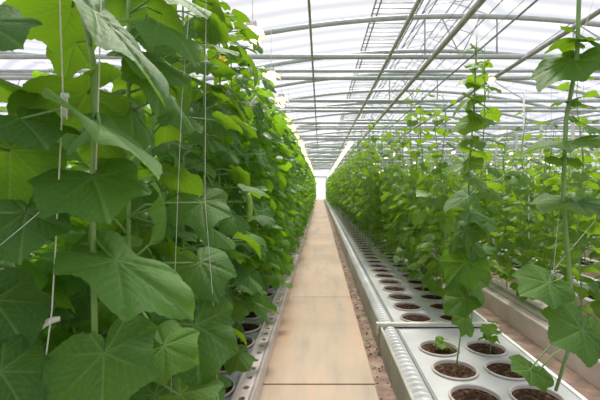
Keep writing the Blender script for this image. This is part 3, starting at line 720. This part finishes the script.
# trusses
def arch_mesh(r):
    mb = MB(); mb.tube([(-HALF+2*HALF*i/32, 0, arch_z(-HALF+2*HALF*i/32)) for i in range(33)], r, 10); return mb.mesh('arch', M['steel'])
AM = arch_mesh(0.045)
mb = MB(); mb.tube([(XL+0.1,0,ZE),(XR-0.1,0,ZE)], 0.045, 10); CM = mb.mesh('chord', M['steel'])
mb = MB()
for u in (-0.64,0.64,2.0): mb.tube([(u,0,ZE),(u,0,arch_z(u))], 0.016, 6)
for a, b in ((0.0,-0.35),(0.0,0.35),(3.0,2.0),(1.1,2.0)): mb.tube([(a,0,ZE),(b,0,arch_z(b))], 0.012, 6)
WM = mb.mesh('web', M['steel'])
mb = MB(); mb.box(-0.04,0.04,-0.04,0.04,0,ZE-0.045); PM = mb.mesh('post', M['white'], False)
yy = -1.9; i = 1; vis = 0
while yy < 51:
    if yy < 7: yy += 1.8; i += 1; continue
    e = empty('roof_truss', (0,yy,0)); full = (i % 2 == 0)
    if yy >= 7: vis += 1
    lab = 'arched steel roof truss out of view above the camera' if yy < 7 else ('arched grey steel roof truss, %s in view from the camera' % ordinal(vis) if vis <= 8 else 'arched grey steel roof truss in the far end of the house')
    tag(e, lab, 'roof truss', 'steel trusses under the roof')
    for c in CX: link('arch', AM, e, (c,0,0))
    if full:
        link('chord', CM, e)
        for c in CX: link('web', WM, e, (c,0,0))
    for c in (XL+0.15, -2.9, 7.9, XR-0.15): link('post', PM, e, (c,0,0))
    yy += 1.8; i += 1
# cross pipes
j = 0
mb = MB(); mb.tube([(XL+0.2,0,0),(XR-0.2,0,0)], 0.034, 8); P1 = mb.mesh('cross_pipe', M['steel'])
mb = MB(); mb.tube([(XL+0.2,0,0),(XR-0.2,0,0)], 0.045, 8); P2 = mb.mesh('cross_pipe', M['steel'])
yy = 7.1
while yy < 50:
    for d, m_ in ((0.87,P1),(1.38,P2)):
        j += 1
        o = link('cross_pipe', m_, None, (0, yy+d, ZE)); tag(o, 'straight grey pipe across the house, %s of the cross pipes' % ordinal(j) if j <= 6 else 'straight grey pipe across the far part of the house', 'pipe', 'straight cross pipes')
    yy += 3.6
# lengthwise pipes
def lpipe(x, z, rad, mat, label, name='overhead_pipe', y0=-2.5, y1=51.5):
    mb = MB(); n = 24; mb.tube([(0,y0+(y1-y0)*k/n,0) for k in range(n+1)], rad, 8); o = mb.build(name, mat, None, True, (x,0,z)); tag(o, label, 'pipe'); return o
ZL = ZE-0.045
lpipe(-0.135, ZL-0.018, 0.018, M['green_pipe'], 'thin green pipe running lengthwise straight above the path')
lpipe(1.19, ZL-0.030, 0.030, M['steel_warm'], 'grey lengthwise pipe overhead, between the ladder and the thick pipe')
lpipe(1.93, ZL-0.044, 0.044, M['steel_warm'], 'thick grey lengthwise pipe overhead, leading down to the pots')
lpipe(2.62, ZL-0.015, 0.015, M['green_pipe'], 'thin green lengthwise pipe overhead, right of the thick one')
lpipe(3.55, ZL-0.038, 0.038, M['steel_warm'], 'thick slanting-looking lengthwise pipe at the upper right corner')
lpipe(-0.80, 2.79, 0.003, M['wire'], 'thin wire above the leafy row on the left', 'support_wire')
for x, l in ((0.97,'thin wire above the path-side pots'),(1.38,'thin wire above the inner pots'),(2.35,'thin wire above the narrow plain bench'),(3.4,'thin wire above the bench with square openings')): lpipe(x, 2.77, 0.0025, M['wire'], l, 'support_wire')
# roof ladder
e = empty('roof_ladder', (1.35,2.0,ZA+0.06)); tag(e, 'long pale ladder lying lengthwise under the roof film above the pots', 'ladder')
for x in (-0.42,-0.33,0.36): 
    mb = MB(); mb.tube([(x,0,0),(x,49,0)], 0.014, 6); mb.build('rail', M['wire'], e)
mb = MB(); y = 0.1
while y < 46: mb.tube([(-0.42,y,0.0),(0.36,y,0.0)], 0.009, 5); y += 0.21
o = mb.build('rungs', M['wire'], e); tag(o, kind='stuff')
# ridge vent frame
e = empty('ridge_vent_frame', (2.5,2.0,ZA+0.06)); tag(e, 'light lattice frame of the ridge vent along the roof top', 'vent frame')
for x, z in ((-0.62,0.10),(-0.3,0.42),(0.1,0.5),(0.35,0.38),(0.62,0.10)):
    mb = MB(); mb.tube([(x,0,z),(x,49,z)], 0.013, 5); mb.build('rail', M['wire'], e)
mb = MB(); y = 0.0; k = 0
while y < 46:
    mb.tube([(-0.62,y,0.1),(-0.3,y,0.42),(0.1,y,0.5)], 0.008, 5); mb.tube([(0.62,y,0.1),(0.1,y+0.4,0.5)], 0.008, 5)
    mb.tube([(-0.62,y,0.1),(-0.3,y+0.45,0.42)], 0.006, 4); mb.tube([(0.35,y,0.38),(-0.3,y+0.3,0.42)], 0.006, 4); y += 0.9
o = mb.build('lattice_bars', M['wire'], e); tag(o, kind='stuff')
# braced post out in the plants
p = at(524,93,9.8)
e = empty('braced_post', (p.x,p.y,0)); tag(e, 'slim pale post with two slanting braces among the plants on the right', 'post')
mb = MB(); mb.tube([(0,0,0),(0,0,ZE)], 0.022, 8); mb.build('post_shaft', M['white'], e)
for s in (-1,1): mb = MB(); mb.tube([(0,0,p.z),(s*0.85,0,ZE)], 0.014, 6); mb.build('brace', M['steel'], e)
e = empty('twin_pipe_riser', (at(532,200,6.4).x,6.4,0)); tag(e, 'pair of thin white upright pipes standing among the right-hand plants', 'pipe')
for s in (-1,1): mb = MB(); mb.tube([(s*0.05,0,0.0),(s*0.05,0,1.75)], 0.012, 8); mb.build('riser', M['white'], e)
mb = MB(); mb.tube([(-0.05,0,1.1),(0.05,0,1.1)], 0.009, 6); mb.build('cross_piece', M['white'], e); mb = MB(); mb.tube([(-0.05,0,0.45),(0.05,0,0.45)], 0.009, 6); mb.build('cross_piece', M['white'], e)

# grow lamps
def lamp_proto():
    e = empty('grow_lamp', (0,0,0)); ks = []
    mb = MB(); n = 10
    for k in range(n):
        a0 = PI*(0.12+0.76*k/n); a1 = PI*(0.12+0.76*(k+1)/n)
        mb.add([(0.14*math.cos(a0),-0.14,0.09*math.sin(a0)-0.03),(0.14*math.cos(a1),-0.14,0.09*math.sin(a1)-0.03),(0.14*math.cos(a1),0.14,0.09*math.sin(a1)-0.03),(0.14*math.cos(a0),0.14,0.09*math.sin(a0)-0.03)], [(0,1,2,3)])
    ks.append(mb.build('reflector', M['lamp_body'], e))
    mb = MB(); mb.tube([(0,-0.16,-0.02),(0,-0.10,-0.02),(0,0.10,-0.02),(0,0.16,-0.02)], [0.03,0.065,0.065,0.03], 12); ks.append(mb.build('bulb', M['lamp_glow'], e))
    mb = MB(); mb.box(-0.05,0.05,-0.09,0.09,0.06,0.13); mb.tube([(0,0,0.13),(0,0,0.68)], 0.004, 5); ks.append(mb.build('ballast', M['lamp_body'], e))
    KIDS[e.name] = ks; return e
lp_ = lamp_proto(); ff = True
def lamp(x, y, label, group, sc=1.0):
    global ff
    o = lp_ if ff else copy_tree(lp_); ff = False
    o.location = (x, y, 3.05); o.scale = (sc,)*3; tag(o, label, 'lamp', group)
y = 4.1; k = 1
while y < 50:
    lamp(-0.69, y, 'glowing warm lamp above the left leafy row, %s from the camera' % ordinal(k) if k <= 8 else 'tiny glowing lamp far down above the left leafy row', 'warm lamps over the left row'); y += 1.55 if y < 12 else 1.0; k += 1
for x, y0 in ((1.05,14.0),(3.4,13.5),(5.8,15),(8.6,18),(11.0,21),(13.4,24),(15.6,27)):
    y = y0
    while y < 50: lamp(x, y, 'small glowing warm lamp in the distance above the rows right of the path', 'warm lamps over the right-hand rows', 1.0 if x < 2 else 0.7); y += (1.3 if x < 2 else 2.4)
lamp(2.45, 5.75, 'single warm lamp shining by the slanting pipe at the upper right', 'warm lamps over the right-hand rows', 0.45)

# ------------------------------------------------------------------ light
w = bpy.data.worlds.new('overcast'); SC.world = w; w.use_nodes = True; nt = w.node_tree; nt.nodes.clear()
tc = N(nt, 'ShaderNodeTexCoord'); no = N(nt, 'ShaderNodeTexNoise'); no.inputs['Scale'].default_value = 1.6; no.inputs['Detail'].default_value = 4
nt.links.new(tc.outputs['Generated'], no.inputs['Vector'])
c = ramp(nt, no.outputs['Fac'], [(0.35,(0.86,0.90,1.0)),(0.65,(0.97,0.98,1.0))])
bg = N(nt, 'ShaderNodeBackground'); bg.inputs[1].default_value = 0.95; nt.links.new(c, bg.inputs[0])
wo = N(nt, 'ShaderNodeOutputWorld'); nt.links.new(bg.outputs[0], wo.inputs[0])
sl = bpy.data.lights.new('sun', 'SUN'); sl.energy = 6.5; sl.angle = math.radians(14); sl.color = (1.0,0.93,0.82)
so = bpy.data.objects.new('sun', sl); C.objects.link(so)
so.rotation_euler = Vector((-0.05,-0.60,-1.0)).to_track_quat('-Z','Y').to_euler()

cam = bpy.data.cameras.new('camera'); co = bpy.data.objects.new('camera', cam); C.objects.link(co)
co.location = (0,0,CAMH); co.rotation_euler = (PI/2,0,0)
cam.sensor_width = 36; cam.lens = 24.0; cam.shift_x = -20/600; cam.shift_y = -12/600; cam.clip_end = 1000; cam.clip_start = 0.02
cam.dof.use_dof = True; cam.dof.focus_distance = 1.6; cam.dof.aperture_fstop = 9
SC.camera = co
SC.view_settings.view_transform = 'Standard'; SC.view_settings.look = 'None'; SC.view_settings.exposure = -0.12; SC.view_settings.gamma = 1.0; SC.view_settings.use_curve_mapping = False
SC.cycles.transparent_max_bounces = 16; SC.cycles.max_bounces = 8; SC.cycles.diffuse_bounces = 5
print('objects', len(SC.objects))
